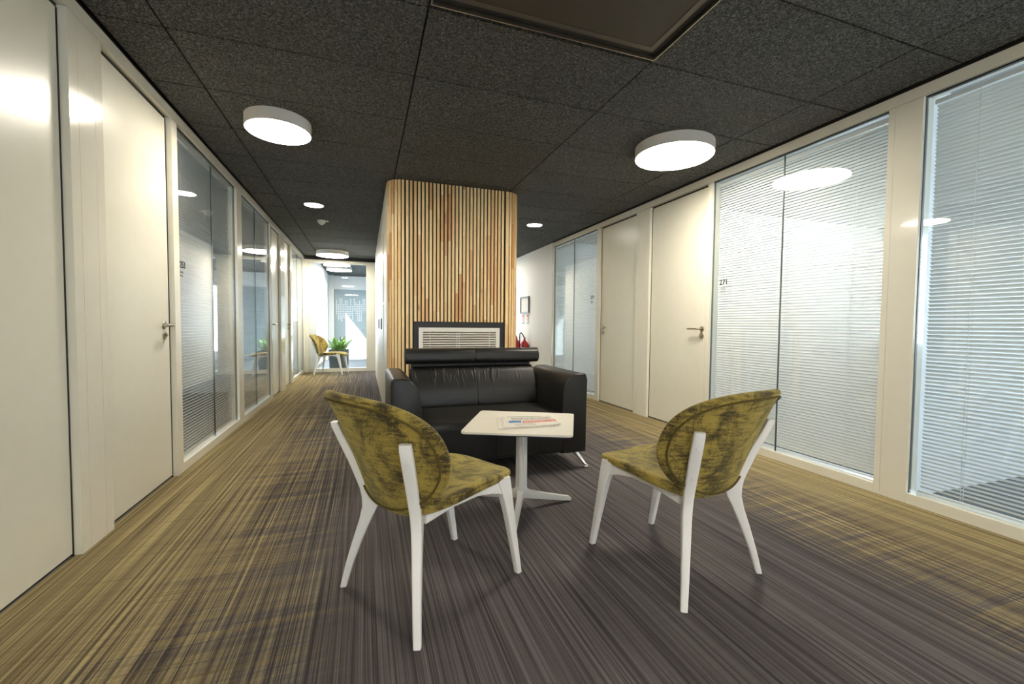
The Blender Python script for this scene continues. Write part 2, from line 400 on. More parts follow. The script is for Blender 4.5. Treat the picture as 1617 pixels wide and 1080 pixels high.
def door(side, y0_, y1_, hy=None, hd=1):
    t = struct(empty(nm('door'), (sx(side, 0.02), (y0_ + y1_) / 2, 0)))
    obj('door_leaf', sbox(B(), side, 0.012, 0.052, y0_ + .007, y1_ - .007, 0.012, 2.385), M['door'], t, bevel=0.002)
    obj('door_stop', sbox(sbox(sbox(sbox(B(), side, 0.0535, 0.08, y0_, y0_ + .03, 0, 2.40), side, 0.0535, 0.08, y1_ - .03, y1_, 0, 2.40), side, 0.0535, 0.08, y0_ + .03, y1_ - .03, 2.36, 2.40), side, 0.06, 0.078, y0_ + .03, y1_ - .03, 0.0, 0.03), M['seal'], t)
    for a_, b_ in ((y0_ + .0004, y0_ + .0066), (y1_ - .0066, y1_ - .0004)): obj('edge_seal', sbox(B(), side, 0.009, 0.050, a_, b_, 0.0, 2.385), M['seal'], t)
    obj('top_seal', sbox(B(), side, 0.009, 0.050, y0_ + .007, y1_ - .007, 2.386, 2.3995), M['seal'], t)
    obj('drop_seal', sbox(B(), side, 0.020, 0.052, y0_ + .007, y1_ - .007, 0.0005, 0.0115), M['seal'], t)
    if hy is not None: handle(side, t, hy, hd, 0.012)
    return t

def header(side, y0_, y1_):
    t = struct(empty(nm('trim'), (sx(side, 0), (y0_ + y1_) / 2, 2.40)))
    obj('header_rail', sbox(B(), side, -0.022, 0.075, y0_, y1_, 2.402, 2.468), M['lacquer'], t, bevel=0.003)
    obj('ceiling_shadow_strip', sbox(B(), side, -0.012, 0.075, y0_, y1_, 2.469, 2.50), M['dark_metal'], t)  # dark strip stands in for the shadow gap below the ceiling

def bay(side, y0_, y1_, seam, text=None, texty=None, tilt=20, blind_label='', scratch=None, cords=2):
    """fully glazed bay: frame, two butt-jointed panes, lettering; and the blind behind as its own thing"""
    t = struct(empty(nm('window'), (sx(side, 0.02), (y0_ + y1_) / 2, 0)))
    obj('bottom_rail', sbox(B(), side, -0.022, 0.075, y0_, y1_, 0, 0.062), M['lacquer'], t, bevel=0.003)
    for a in ((y0_, y0_ + .0035), (y1_ - .0035, y1_)):
        obj('edge_seal', sbox(B(), side, 0.0, 0.018, a[0], a[1], 0.062, 2.40), M['edge_seal'], t)
    obj('top_seal', sbox(B(), side, -0.004, 0.022, y0_ + .004, y1_ - .004, 2.394, 2.40), M['seal'], t)
    cuts = [y0_ + .004] + ([seam] if seam else []) + [y1_ - .004]
    for a, b in zip(cuts, cuts[1:]):
        obj('glass_pane', sbox(B(), side, 0.004, 0.014, a + .003, b - .003, 0.064, 2.393), M['glass'], t)
    if seam: obj('pane_joint', sbox(B(), side, 0.003, 0.015, seam - .003, seam + .003, 0.062, 2.394), M['edge_seal'], t)
    if text:
        d = -0.0005 if False else 0.0028
        to = text_obj(text, 0.066, M['ink'], t, (sx(side, d), texty, 1.437), side)
        bm = B(); rnd = random.Random(text)
        for z, w in ((1.398, .058), (1.374, .052)):
            q = 0.0
            while q < w:
                s_ = rnd.uniform(.0022, .0045); hh = rnd.choice((.011, .014, .010))
                yy = (texty + q) if side == 'L' else (texty - .012 - q - s_)
                sbox(bm, side, 0.0022, 0.0032, yy, yy + s_, z, z + hh); q += s_ + .0035
        obj('small_lettering', bm, M['ink_soft'], t)
    # ---- blind
    bd = tag(empty('venetian_blind', (sx(side, 0.05), (y0_ + y1_) / 2, 2.385)), blind_label, 'blind', 'white venetian blinds in the glazed partitions')
    L = (y1_ - y0_) - 0.05; yc = (y0_ + y1_) / 2
    obj('headrail', sbox(B(), side, 0.036, 0.064, yc - L / 2, yc + L / 2, 2.350, 2.375), M['blind'], bd, bevel=0.002, seg=1)
    obj('bottom_bar', sbox(B(), side, 0.040, 0.060, yc - L / 2, yc + L / 2, 0.072, 0.082), M['blind'], bd, bevel=0.002, seg=1)
    w = 0.0125; prof = []
    for q in (-1, -.4, .4, 1): prof.append((q * w, 0.0034 * (1 - q * q)))
    prof += [(p[0], p[1] - .0009) for p in prof[::-1]]
    ang = math.radians(tilt); s = 1 if side == 'R' else -1
    pr = [(s * (p[0] * math.cos(ang) + p[1] * math.sin(ang)), -p[0] * math.sin(ang) + p[1] * math.cos(ang)) for p in prof]
    bm = extrude(B(), pr, 'y', -L / 2 + .006, L / 2 - .006)
    first = obj('slat', bm, M['blind'], bd, local=True)
    z = 2.334; first.location = (0, 0, z - 2.385); z -= 0.0225
    while z > 0.092:
        c_ = first.copy(); COL.objects.link(c_); c_.location = (0, 0, z - 2.385); z -= 0.0225
    ycs = [y0_ + .22, y1_ - .22] + ([yc] if cords > 2 else [])
    for y in ycs:
        for dd in (0.0365, 0.0635):
            obj('ladder_cord', sbox(B(), side, dd - .0008, dd + .0008, y - .001, y + .001, 0.082, 2.352), M['cord'], bd)
    return t

# left side, from behind the camera to the far end
wallbox('wall_left', XL - .08, XL, -3.6, 1.44, 0, H)
post('L', 1.442, 1.54); door('L', 1.54, 2.41); post('L', 2.41, 2.665, (2.475, 2.60))
door('L', 2.665, 3.458, 3.375, -1); post('L', 3.458, 3.55)
bay('L', 3.55, 4.98, 4.325, '253', 3.625, 6, 'open white venetian blind behind the glass numbered 253', cords=3)
post('L', 4.98, 5.16)
bay('L', 5.16, 6.60, 5.85, None, None, 8, 'open white venetian blind in second glazed bay on the left, before the third door')
post('L', 6.60, 6.665); door('L', 6.665, 7.33, 6.74, 1); post('L', 7.33, 7.66, (7.40, 7.59))
door('L', 7.66, 8.23, 8.15, -1); post('L', 8.23, 8.44)
bay('L', 8.44, 9.93, 9.2, None, None, 8, 'open white venetian blind in farthest left bay beside the end glass wall')
post('L', 9.93, 10.045); header('L', 1.442, 10.045)
# right side
wallbox('wall_right', XR, XR + .08, -3.6, 0.0, 0, H)
post('R', 0.002, 0.12)
bay('R', 0.12, 1.615, 0.85, None, None, 40, 'half closed bluish venetian blind in nearest bay at right edge of photo')
post('R', 1.615, 1.79, (1.755,))
bay('R', 1.79, 3.205, 2.505, '271', 3.118, -52, 'closed white venetian blind behind the glass numbered 271')
post('R', 3.205, 3.262); door('R', 3.262, 4.125, 3.33, 1); post('R', 4.125, 4.385, (4.19, 4.32))
door('R', 4.385, 5.215, 5.145, -1); post('R', 5.215, 5.30)
bay('R', 5.30, 6.745, 6.03, '273', 5.50, -48, 'half closed venetian blind in the far right bay beside the plain white wall')
post('R', 6.745, 6.80); header('R', 0.002, 6.80)
wallbox('wall_right', XR, XR + .08, 6.802, 10.05, 0, H)

# end glass wall across the corridor
def endbay(x0_, x1_):
    t = struct(empty(nm('window'), ((x0_ + x1_) / 2, YEND, 0)))
    obj('bottom_rail', BX(x0_, x1_, YEND - .03, YEND + .04, 0, 0.075), M['lacquer'], t, bevel=0.003)
    obj('top_rail', BX(x0_, x1_, YEND - .03, YEND + .04, 2.345, 2.41), M['lacquer'], t, bevel=0.003)
    obj('glass_pane', BX(x0_ + .002, x1_ - .002, YEND, YEND + .01, 0.076, 2.344), M['glass_end'], t)
def endpost(a, b): 
    t = struct(obj(nm('trim'), BX(a, b, YEND - .03, YEND + .04, 0, 2.41), M['lacquer'], bevel=0.003))
endpost(XL + .023, -1.125); endbay(-1.123, 0.036); endpost(0.038, 0.215); endpost(0.217, 0.33); endbay(0.332, 1.60); endpost(1.602, 1.72); endbay(1.722, 2.95); endpost(2.952, XR)
struct(obj(nm('trim'), BX(XL - .08, XR + .08, YEND - .02, YEND + .04, 2.412, 2.50), M['dark_metal']))

# ------------------------------------------------------------------ far room behind the end glass
wallbox('wall_left', -1.16, -1.0, 10.10, 10.35, 0, H); wallbox('wall_left', -1.16, -1.0, 10.35, 13.2, 2.2, H); wallbox('wall_left', -1.16, -1.0, 13.2, 13.9, 0, H)
wallbox('wall_left', -1.0, -0.86, 13.78, 13.9, 0, H)
wallbox('wall_far', -1.16, 4.2, 13.9, 14.05, 2.08, 2.65)
struct(obj('wall_far', BX(-1.16, 1.3, 13.92, 14.05, 0, 2.08), M['grey_wall'])); wallbox('wall_far', 1.3, 4.2, 13.9, 14.05, 0, .25); wallbox('wall_far', 1.3, 1.36, 13.9, 14.05, .25, 2.08); wallbox('wall_far', 2.72, 2.78, 13.9, 14.05, .25, 2.08)  # unseen window opening on the right, added to bring daylight into the corridor
wallbox('wall_right', 3.2, 4.2, 10.16, 10.3, 0, H); wallbox('wall_right', 4.2, 4.35, 10.1, 14.05, 0, H); struct(obj('ceiling', BX(3.2, 4.35, 10.16, 14.2, H, 2.66), M['felt']))
t = struct(empty(nm('window'), (-1.08, 12.25, 0)))
obj('window_frame', box(box(box(box(B(), -1.10, -1.06, 10.35, 10.41, 0, 2.2), -1.10, -1.06, 13.17, 13.2, 0, 2.2), -1.10, -1.06, 10.41, 13.17, 0, .06), -1.10, -1.06, 11.6, 11.66, .06, 2.2), M['lacquer'], t)
bm = B(); rnd = random.Random(3)
for i in range(18):
    n = rnd.randint(7, 13); st = 0 if rnd.random() < .45 else rnd.randint(0, 13 - n)
    for j in range(st, st + n):
        cx, cz = -0.80 + i * 0.0505, 1.79 - j * 0.054
        lathe(bm, [(0.016, 0), (0.016, -0.002)], (cx, 13.919, cz), 8, 'y')
dt = tag(obj('dot_pattern', bm, M['dots']), 'rows of small white dots on the grey panel behind the end glass', 'decal'); dt['kind'] = 'stuff'

# ------------------------------------------------------------------ central core with wooden slats
CX0, CX1, CY0, CY1, CR = 0.215, 1.61, 4.395, 9.40, 0.16
def core_outline(off, y1=CY1):
    p = []
    for i in range(9):
        a = math.pi + i / 8 * math.pi / 2; p.append((CX0 + CR + (CR + off) * math.cos(a), CY0 + CR + (CR + off) * math.sin(a)))
    for i in range(9):
        a = 1.5 * math.pi + i / 8 * math.pi / 2; p.append((CX1 - CR + (CR + off) * math.cos(a), CY0 + CR + (CR + off) * math.sin(a)))
    p += [(CX1 + off, y1), (CX0 - off, y1)]
    return p
core = struct(empty('wall_core', (0.91, 4.4, 0)), 'central core clad in vertical honey wood slats')
obj('core_body', extrude(B(), core_outline(-0.03), 'z', 0, H + .019), M['black'], core)
# left and right side boards with joints
for s, xx in ((-1, CX0), (1, CX1)):
    ysb = [CY0 + CR + .02, 5.27, 5.95, 6.75, 7.05, 8.2, CY1]
    for i, (a, b) in enumerate(zip(ysb, ysb[1:])):
        x_a, x_b = (xx, xx + .029) if s < 0 else (xx - .029, xx)
        if s < 0 and i == 1:
            # board with a tall slot split in three
            obj('side_board', BX(x_a, x_b, a + .15, b - .002, 0.0, H - .01), M['cabinet'], core)
            for z0, z1 in ((0.0, .62), (1.28, 1.31), (1.84, 1.87), (2.12, H - .01)):
                obj('side_board', BX(x_a, x_b, a + .002, a + .149, z0, z1), M['cabinet'], core)
        else:
            obj('side_board', BX(x_a, x_b, a + .002, b - .002, 0.0, H - .01), M['cabinet'], core, bevel=0.002, seg=1)
for y in (5.90, 6.95):
    obj('door_pull', BX(CX0 - .012, CX0 - .0005, y - .02, y + .02, 0.98, 1.12), M['seal'], core, bevel=0.003, seg=1)
# slats
W_, D_ = 0.0245, 0.028
bm = B(); extrude(bm, round_poly([(-W_ / 2, -D_), (W_ / 2, -D_), (W_ / 2, 0), (-W_ / 2, 0)], .0025, 2), 'z', 0.0, H - 0.008)
slat_full = obj('slat', bm, M['wood'], core, local=True)
bm = B(); extrude(bm, round_poly([(-W_ / 2, -D_), (W_ / 2, -D_), (W_ / 2, 0), (-W_ / 2, 0)], .0025, 2), 'z', 1.078, H - 0.008)
slat_top = obj('slat', bm, M['wood'], core, local=True)
first = {'f': True, 't': True}
def put_slat(kind, x, y, rz):
    src = slat_full if kind == 'f' else slat_top
    if first[kind]: o = src; first[kind] = False
    else: o = src.copy(); COL.objects.link(o)
    o.location = (x - 0.91, y - 4.4, 0); o.rotation_euler = (0, 0, rz)
PX0, PX1 = 0.467, 1.425; pitch = (PX1 - PX0) / 25
for i in range(25): put_slat('t', PX0 + pitch * (i + .5), CY0 + .028, 0)
for i in range(2): put_slat('f', PX0 - .022 - pitch * i, CY0 + .028, 0)
R_ = CR - .028
nA = 7
for i in range(nA):
    a = (i + .30) / nA * (math.pi / 2) * 1.0
    put_slat('f', CX0 + CR - R_ * math.sin(a), CY0 + CR - R_ * math.cos(a), -a)
put_slat('f', PX1 + .008 + pitch * .5, CY0 + .028, 0)
for i in range(nA):
    a = (i + .30) / nA * (math.pi / 2) * 1.0
    put_slat('f', CX1 - CR + R_ * math.sin(a), CY0 + CR - R_ * math.cos(a), a)

# air grille in the slatted front
g = thing('air_grille', 'white louvred air grille in a black surround above the sofa', 'grille', ((PX0 + PX1) / 2, CY0, 0.40))
GZ0, GZ1 = 0.40, 1.072
def xring(bm, xa, xb, za, zb, w, ya, yb):
    box(bm, xa, xb, ya, yb, za, za + w); box(bm, xa, xb, ya, yb, zb - w, zb); box(bm, xa, xa + w, ya, yb, za + w, zb - w); box(bm, xb - w, xb, ya, yb, za + w, zb - w); return bm
obj('surround', xring(B(), PX0 + .003, PX1 - .003, GZ0, GZ1, 0.055, CY0 - .004, CY0 + .026), M['dark_metal'], g, bevel=0.002, seg=1)
fx0, fx1, fz0, fz1 = 0.518, 1.374, 0.456, 1.017
# mitred frame of four members
def mitre(bm, xa, xb, za, zb, w, yo, yi):
    o_ = [(xa, za), (xb, za), (xb, zb), (xa, zb)]; i_ = [(xa + w, za + w), (xb - w, za + w), (xb - w, zb - w), (xa + w, zb - w)]
    for a in range(4):
        b = (a + 1) % 4
        loft(bm, [[(o_[a][0], yo, o_[a][1]), (o_[b][0], yo, o_[b][1]), (i_[b][0], yo, i_[b][1]), (i_[a][0], yo, i_[a][1])],
                  [(o_[a][0], yi, o_[a][1]), (o_[b][0], yi, o_[b][1]), (i_[b][0], yi, i_[b][1]), (i_[a][0], yi, i_[a][1])]])
    return bm
obj('grille_frame', mitre(B(), fx0, fx1, fz0, fz1, 0.042, CY0 - .012, CY0 + .02), M['plastic'], g)
z = fz1 - .062; lv = None
while z > fz0 + .05:
    pr = [(CY0 - .006, z - .0045), (CY0 - .006, z + .0055), (CY0 + .016, z + .012), (CY0 + .016, z + .004)]
    bm = B(); loft(bm, [[(fx0 + .043, p[0], p[1]) for p in pr], [(fx1 - .043, p[0], p[1]) for p in pr]]); obj('louvre', bm, M['plastic'], g); z -= .0255
for x in (fx0 + .118, .914, .940, fx1 - .105): obj('louvre_divider', BX(x - .005, x + .005, CY0 + .0165, CY0 + .022, fz0 + .043, fz1 - .043), M['plastic'], g)
obj('duct_back', BX(fx0 + .01, fx1 - .01, CY0 + .0235, CY0 + .0262, fz0 + .01, fz1 - .01), plain('brown_duct_board', (120, 96, 58), .7), g)  # brown board between the louvres

# ------------------------------------------------------------------ lamps
def drum(x, y, r, label):
    t = thing('ceiling_lamp', label, 'lamp', (x, y, H), 0, 'round ceiling lamps')
    obj('lamp_body', lathe(B(), [(r - .03, H + .002), (r, H + .002), (r, H - .078), (r - .002, H - .081), (r - .006, H - .081)], (x, y, 0), 56), M['lamp_body'], t, smooth=True, sharp=30)
    obj('diffuser', lathe(B(), [(r - .0065, H - .079), (r - .0065, H - .084), (r - .012, H - .0855)], (x, y, 0), 56), M['diffuser'], t, smooth=True, sharp=30)
drum(-0.572, 3.47, 0.212, 'smaller white drum lamp on the ceiling above the left corridor, by door 253')
drum(2.345, 2.86, 0.30, 'big white drum lamp on the ceiling over the right hand chair')
drum(-0.60, 9.32, 0.30, 'distant white drum lamp on the ceiling before the end glass wall')
drum(-0.60, 11.75, 0.30, 'white drum lamp seen through the end glass wall')
drum(-0.572, -1.5, 0.30, 'left unseen white drum lamp, added behind the camera as fill light')  # unseen lamp added behind the camera for fill light
drum(2.345, -1.5, 0.30, 'right unseen white drum lamp, added behind the camera as fill light')  # second added fill lamp, also out of view
drum(2.345, 9.32, 0.30, 'unseen white drum lamp behind the slatted core, added to light the right corridor')  # lamp hidden by the core, added to brighten the right corridor
def down(x, y, label):
    t = thing('downlight', label, 'lamp', (x, y, H), 0, 'small recessed downlights')
    obj('trim_ring', lathe(B(), [(.100, H - .0005), (.116, H - .0005), (.118, H - .005), (.104, H - .007), (.100, H - .004)], (x, y, 0), 40), M['lamp_body'], t, smooth=True)
    obj('diffuser', lathe(B(), [(.103, H - .0012), (.103, H - .0055), (.09, H - .0065)], (x, y, 0), 40), M['downlight'], t, smooth=True)
down(-0.575, 5.74, 'small flush round downlight in the left corridor ceiling near the smoke detector')
down(2.307, 5.73, 'small flush round downlight in the right corridor ceiling right of the slatted core')
t = thing('smoke_detector', 'white smoke detector on the dark ceiling of the left corridor', 'detector', (-0.56, 6.56, H))
obj('detector_base', lathe(B(), [(.055, H + .001), (.056, H - .018), (.05, H - .022)], (-0.56, 6.56, 0), 32), M['plastic'], t, smooth=True)
obj('detector_head', lathe(B(), [(.047, H - .022), (.046, H - .034), (.03, H - .048), (.012, H - .062), (.006, H - .064)], (-0.56, 6.56, 0), 32), M['plastic'], t, smooth=True)
obj('indicator', BX(-.50, -.47, 6.545, 6.575, H - .014, H + .001), M['plastic'], t, bevel=.002, seg=1)

# ------------------------------------------------------------------ velvet chairs
def cat(vals, z):
    for a, b in zip(vals, vals[1:]):
        if a[0] <= z <= b[0]:
            q = (z - a[0]) / (b[0] - a[0]); q = q * q * (3 - 2 * q) if False else q
            return [x + (y - x) * q for x, y in zip(a, b)]
    return vals[-1]
def rrect(w, d, r, n=3):
    return round_poly([(-w / 2, -d / 2), (w / 2, -d / 2), (w / 2, d / 2), (-w / 2, d / 2)], r, n)
def back_leg(s):
    # (z, inward offset of centre, radial depth, tangential width)
    secs = [(0, 0, .024, .026), (.10, .030, .030, .029), (.20, .066, .038, .032), (.28, .098, .046, .035), (.335, .119, .060, .037), (.375, .122, .066, .038), (.41, .112, .058, .039),
            (.46, .088, .044, .041), (.52, .062, .036, .042), (.59, .030, .032, .042), (.655, .002, .031, .041), (.672, -.004, .026, .038)]
    u = Vector((-s * .7071, .7071, 0)); w = Vector((s * .7071, .7071, 0)) * 1
    bm = B(); rings = []
    for z, r, d, tw in secs:
        q = z / .672; base = Vector((s * (.246 - .016 * q), -.268 - .034 * q, z)); c = base + u * r
        rings.append([tuple(c + u * p[1] + w * p[0]) for p in rrect(tw, d, .007)])
    loft(bm, rings); return bm
def front_leg(s):
    secs = [(0, .278, .026, .026), (.12, .254, .032, .029), (.24, .229, .040, .033), (.33, .209, .049, .036), (.39, .193, .062, .037), (.428, .182, .072, .036)]
    bm = B(); loft(bm, [[(s * (.206 - .010 * z / .43) + p[0], y + p[1], z) for p in rrect(w, d, .007)] for z, y, d, w in secs]); return bm
def rail(s):
    a = Vector((s * .142, -.165, .372)); b = Vector((s * .196, .19, .402)); bm = B(); rings = []
    for q, hgt in ((0, .050), (.3, .034), (.62, .030), (.82, .044), (1, .076)):
        c = a.lerp(b, q); c.z += .016 * math.sin(math.pi * q); rings.append([(c.x + p[0], c.y, c.z + p[1] - .004) for p in rrect(.030, hgt, .006)])
    loft(bm, rings); return bm
def se(c): return lambda n: math.copysign(abs(c) ** (2 / n), c)
def disc(fn_top, fn_bot, rings=9, n=56, edge=4):
    """closed cushion: polar grid over top, rounded rim, polar grid under"""
    bm = B(); R = []
    for i in range(1, rings + 1): R.append([fn_top(i / rings, 2 * math.pi * j / n) for j in range(n)])
    for i in range(rings, 0, -1): R.append([fn_bot(i / rings, 2 * math.pi * j / n) for j in range(n)])
    V = [[bm.verts.new(p) for p in r] for r in R]
    for a, b in zip(V, V[1:]):
        for j in range(n): bm.faces.new((a[j], a[(j + 1) % n], b[(j + 1) % n], b[j]))
    c0 = bm.verts.new(fn_top(0, 0)); c1 = bm.verts.new(fn_bot(0, 0))
    for j in range(n):
        bm.faces.new((c0, V[0][(j + 1) % n], V[0][j])); bm.faces.new((c1, V[-1][j], V[-1][(j + 1) % n]))
    return bm
def seat_xy(r, t):
    c, s = math.cos(t), math.sin(t); a, b, n = .240, .288, 3.0
    x = a * r * se(c)(n); y = b * r * se(s)(n); return x * (1 - .14 * y / b), .050 + y, x, y
def seat_pt(r, t, up):
    # small inset near the rim on both faces so that the edge is rounded
    rr = min(r, 1.0); X_, Y_, x, y = seat_xy(rr * (1 - (0.028 if (up and r > .99) or (not up and r > .99) else 0)), t)
    z = .428 + .007 * y + .586 * X_ * X_ - .25 * y * y
    puff = .010 * (1 - r ** 3)
    return (X_, Y_, z + puff) if up else (X_, Y_, z - (.041 - .028 * y) + .006 * r ** 4 - .004 * (1 - r))
BK = dict(a=.323, b=.246, k=1.195, y0=-.308, z0=.601, th=.393, n=2.266, t=-.023, m=-.182)
def back_mid(r, t):
    c, s = math.cos(t), math.sin(t); n = BK['n']
    x = BK['a'] * r * se(c)(n); q = BK['b'] * r * se(s)(n); x *= 1 + BK['t'] * q / BK['b']
    y = BK['k'] * x * x + BK['m'] * q * q; th = BK['th']
    p = Vector((x, BK['y0'] + y * math.cos(th) - q * math.sin(th), BK['z0'] + q * math.cos(th) + y * math.sin(th)))
    nrm = Vector((-2 * BK['k'] * x, math.cos(th), math.sin(th))).normalized()
    return p, nrm
def back_pt(r, t, front):
    rr = r * (1 - (0.020 if r > .99 else 0)); p, n = back_mid(rr, t)
    th = .017 * (1 - .25 * r ** 4)
    return tuple(p + n * (th + .010 * (1 - r * r)) if front else p - n * (th - .003 * (1 if r < .9 else 0)))
def make_chair(label):
    t = thing('lounge_chair', label, 'chair', (0, 0, 0), 0, 'olive velvet chairs with white legs')
    bm = disc(lambda r, a: seat_pt(r, a, True), lambda r, a: seat_pt(r, a, False), 10)
    seat = obj('seat', bm, M['velvet'], t, smooth=True, local=True, sharp=80); seat.modifiers.new('s', 'SUBSURF').render_levels = 1
    bm = disc(lambda r, a: back_pt(r, a, True), lambda r, a: back_pt(r, a, False), 10)
    bk = obj('backrest', bm, M['velvet'], t, smooth=True, local=True, sharp=80); bk.modifiers.new('s', 'SUBSURF').render_levels = 1
    pts = []
    for j in range(72):
        p, n = back_mid(.885, 2 * math.pi * j / 72); pts.append(p - n * .0165)
    obj('piping', tube(B(), pts, .0042, 6, True), M['piping'], bk, smooth=True, local=True)
    for s in (-1, 1):
        l = obj('rear_leg', back_leg(s), M['chair_white'], t, smooth=True, local=True, sharp=40)
        for z, r in ((.605, .022), (.478, .080)):
            q = z / .672; u = Vector((-s * .7071, .7071, 0)); c = Vector((s * (.246 - .016 * q), -.268 - .034 * q, z)) + u * (r - .0178)
            bm = lathe(B(), [(.0062, -.001), (.0062, .0025), (.004, .003)], (0, 0, 0), 12)
            bmesh.ops.transform(bm, matrix=Vector((s * .7071, -.7071, 0)).to_track_quat('Z', 'Y').to_matrix().to_4x4(), verts=bm.verts); bmesh.ops.translate(bm, verts=bm.verts, vec=c)
            obj('bolt', bm, M['lamp_body'], l, local=True, smooth=True)
        obj('front_leg', front_leg(s), M['chair_white'], t, smooth=True, local=True, sharp=40)
        obj('side_rail', rail(s), M['chair_white'], t, smooth=True, local=True, sharp=40)
    return t
ch = make_chair('olive velvet chair with white legs nearest the camera, left of the white table')
ch.location = (.2705, 1.714, 0); ch.rotation_euler.z = math.atan2(.27, .481) - math.pi / 2
c2 = copy_tree(ch); c2['label'] = 'olive velvet chair with white legs on the right, in front of the glass numbered 271'
c2.location = (1.2975, 1.5555, 0); c2.rotation_euler.z = math.atan2(.519, -.109) - math.pi / 2
c3 = copy_tree(ch); c3['label'] = 'distant olive velvet chair in profile before the end glass wall and plant'
c3.location = (-.655, 9.62, 0); c3.rotation_euler.z = math.atan2(-.14, .546) - math.pi / 2

# ------------------------------------------------------------------ black leather sofa
SX0, SX1, SY0, SY1 = 0.152, 1.538, 2.755, 3.50
so = thing('leather_sofa', 'black two seat leather sofa with rolled headrest in front of the slatted core', 'sofa', ((SX0 + SX1) / 2, (SY0 + SY1) / 2, 0))
def arm_poly(m):
    p = [(0, .125), (0, .66), (.004, .688), (.014, .699), (.03, .702), (.085, .702)]
    for i in range(1, 9):
        a = i / 8 * math.pi / 2; p.append((.085 + .108 * math.sin(a), .702 - .205 * (1 - math.cos(a))))
    p += [(.196, .38), (.196, .125)]
    return [((SX0 + x) if m < 0 else (SX1 - x), z) for x, z in p]
for m in (-1, 1):
    bm = extrude(B(), arm_poly(m), 'y', SY0, SY1)
    bmesh.ops.bevel(bm, geom=[e for e in bm.edges if abs(e.verts[0].co.y - e.verts[1].co.y) < 1e-5], offset=.012, segments=3, profile=.5, affect='EDGES', clamp_overlap=True)
    a = obj('armrest', bm, M['leather'], so, smooth=True, sharp=50)
    pts = [(p[0], SY0 + .006, p[1]) for p in arm_poly(m)[2:-2]]
    # stitched seam just behind the front panel
    obj('arm_seam', tube(B(), [(p[0] + (0.0 if i < 4 else 0), SY0 + .012, p[2] + (.0012)) for i, p in enumerate(pts)], .0022, 6), M['thread'], a, smooth=True)
ix0, ix1 = SX0 + .197, SX1 - .197; xm = (ix0 + ix1) / 2
# base plinth and front panel
obj('base', BX(ix0, ix1, SY0 + .03, SY1 - .01, .128, .33), M['leather'], so, bevel=.012)
seat_p = round_poly([(SY0 - .005, .14), (SY0 - .012, .425), (SY1 - .20, .415), (SY1 - .20, .20), (SY0 + .06, .14)], [.02, .075, .03, .02, .02], 7)
def two_halves(name, poly, mat, gap=.0015, bev=.008):
    for a, b in ((ix0 + .001, xm - gap), (xm + gap, ix1 - .001)):
        bm = extrude(B(), poly, 'x', a, b)
        bmesh.ops.bevel(bm, geom=[e for e in bm.edges if abs(e.verts[0].co.x - e.verts[1].co.x) < 1e-5], offset=bev, segments=3, profile=.5, affect='EDGES', clamp_overlap=True)
        obj(name, bm, M[mat], so, smooth=True, sharp=50)
two_halves('seat_cushion', seat_p, 'leather')
back_p = round_poly([(SY1 - .265, .405), (SY1 - .245, .55), (SY1 - .165, .700), (SY1 - .10, .722), (SY1 - .01, .70), (SY1 - .005, .36), (SY1 - .20, .36)], [.04, .08, .06, .04, .02, .02, .02], 6)
two_halves('back_cushion', back_p, 'leather_wrinkled')
obj('back_panel', BX(SX0 + .19, SX1 - .19, SY1 - .03, SY1 + .0, .125, .69), M['leather'], so, bevel=.01)
# headrest roll
hp = round_poly([(SY1 - .168, .752), (SY1 - .158, .842), (SY1 - .115, .864), (SY1 - .045, .852), (SY1 - .025, .765), (SY1 - .07, .732)], [.03, .03, .03, .03, .03, .03], 5)
for a, b in ((.292, xm - .001), (xm + .001, 1.398)):
    bm = extrude(B(), hp, 'x', a, b)
    bmesh.ops.bevel(bm, geom=[e for e in bm.edges if abs(e.verts[0].co.x - e.verts[1].co.x) < 1e-5], offset=.010, segments=3, profile=.5, affect='EDGES', clamp_overlap=True)
    obj('headrest', bm, M['leather'], so, smooth=True, sharp=50)
obj('headrest_shadow_panel', BX(.345, 1.345, SY1 - .075, SY1 - .035, .66, .775), M['rubber'], so, bevel=.006)  # black panel filling the gap as the shadow under the headrest
for x, s in ((SX0, 1), (SX1, -1)):
    for y, q in ((SY0, 1), (SY1, -1)):
        fx, fy = x - s * .008, y + q * .018
        bm = tube(B(), [(x + s * .055, y + q * .085, .132), (x + s * .045, y + q * .076, .10), (fx, fy, .022), (fx, fy, .012)], [.022, .017, .011, .011], 14)
        l = obj('leg', bm, M['chrome'], so, smooth=True)
        obj('foot_ball', lathe(B(), [(.010, .0), (.019, .003), (.022, .012), (.019, .021), (.010, .026)], (fx, fy, 0), 18), M['chrome'], l, smooth=True)

# ------------------------------------------------------------------ white side table
TC = Vector((.838, 2.242)); TZ = .505
tb = thing('side_table', 'small square white table on a three legged pedestal between the chairs and sofa', 'table', (TC.x, TC.y, 0))
cor = [(.701, 2.614), (1.225, 2.356), (.974, 1.878), (.455, 2.116)]
tp = round_poly(cor, .035, 5)
obj('tabletop', extrude(B(), tp, 'z', TZ - .010, TZ), M['table_white'], tb, bevel=.002, seg=2)
tp2 = [(TC.x + (p[0] - TC.x) * .992, TC.y + (p[1] - TC.y) * .992) for p in tp]
obj('tabletop_edge', extrude(B(), tp2, 'z', TZ - .0155, TZ - .0103), M['table_edge'], tb)
angs = [math.radians(a) for a in (5, 243, 125)]
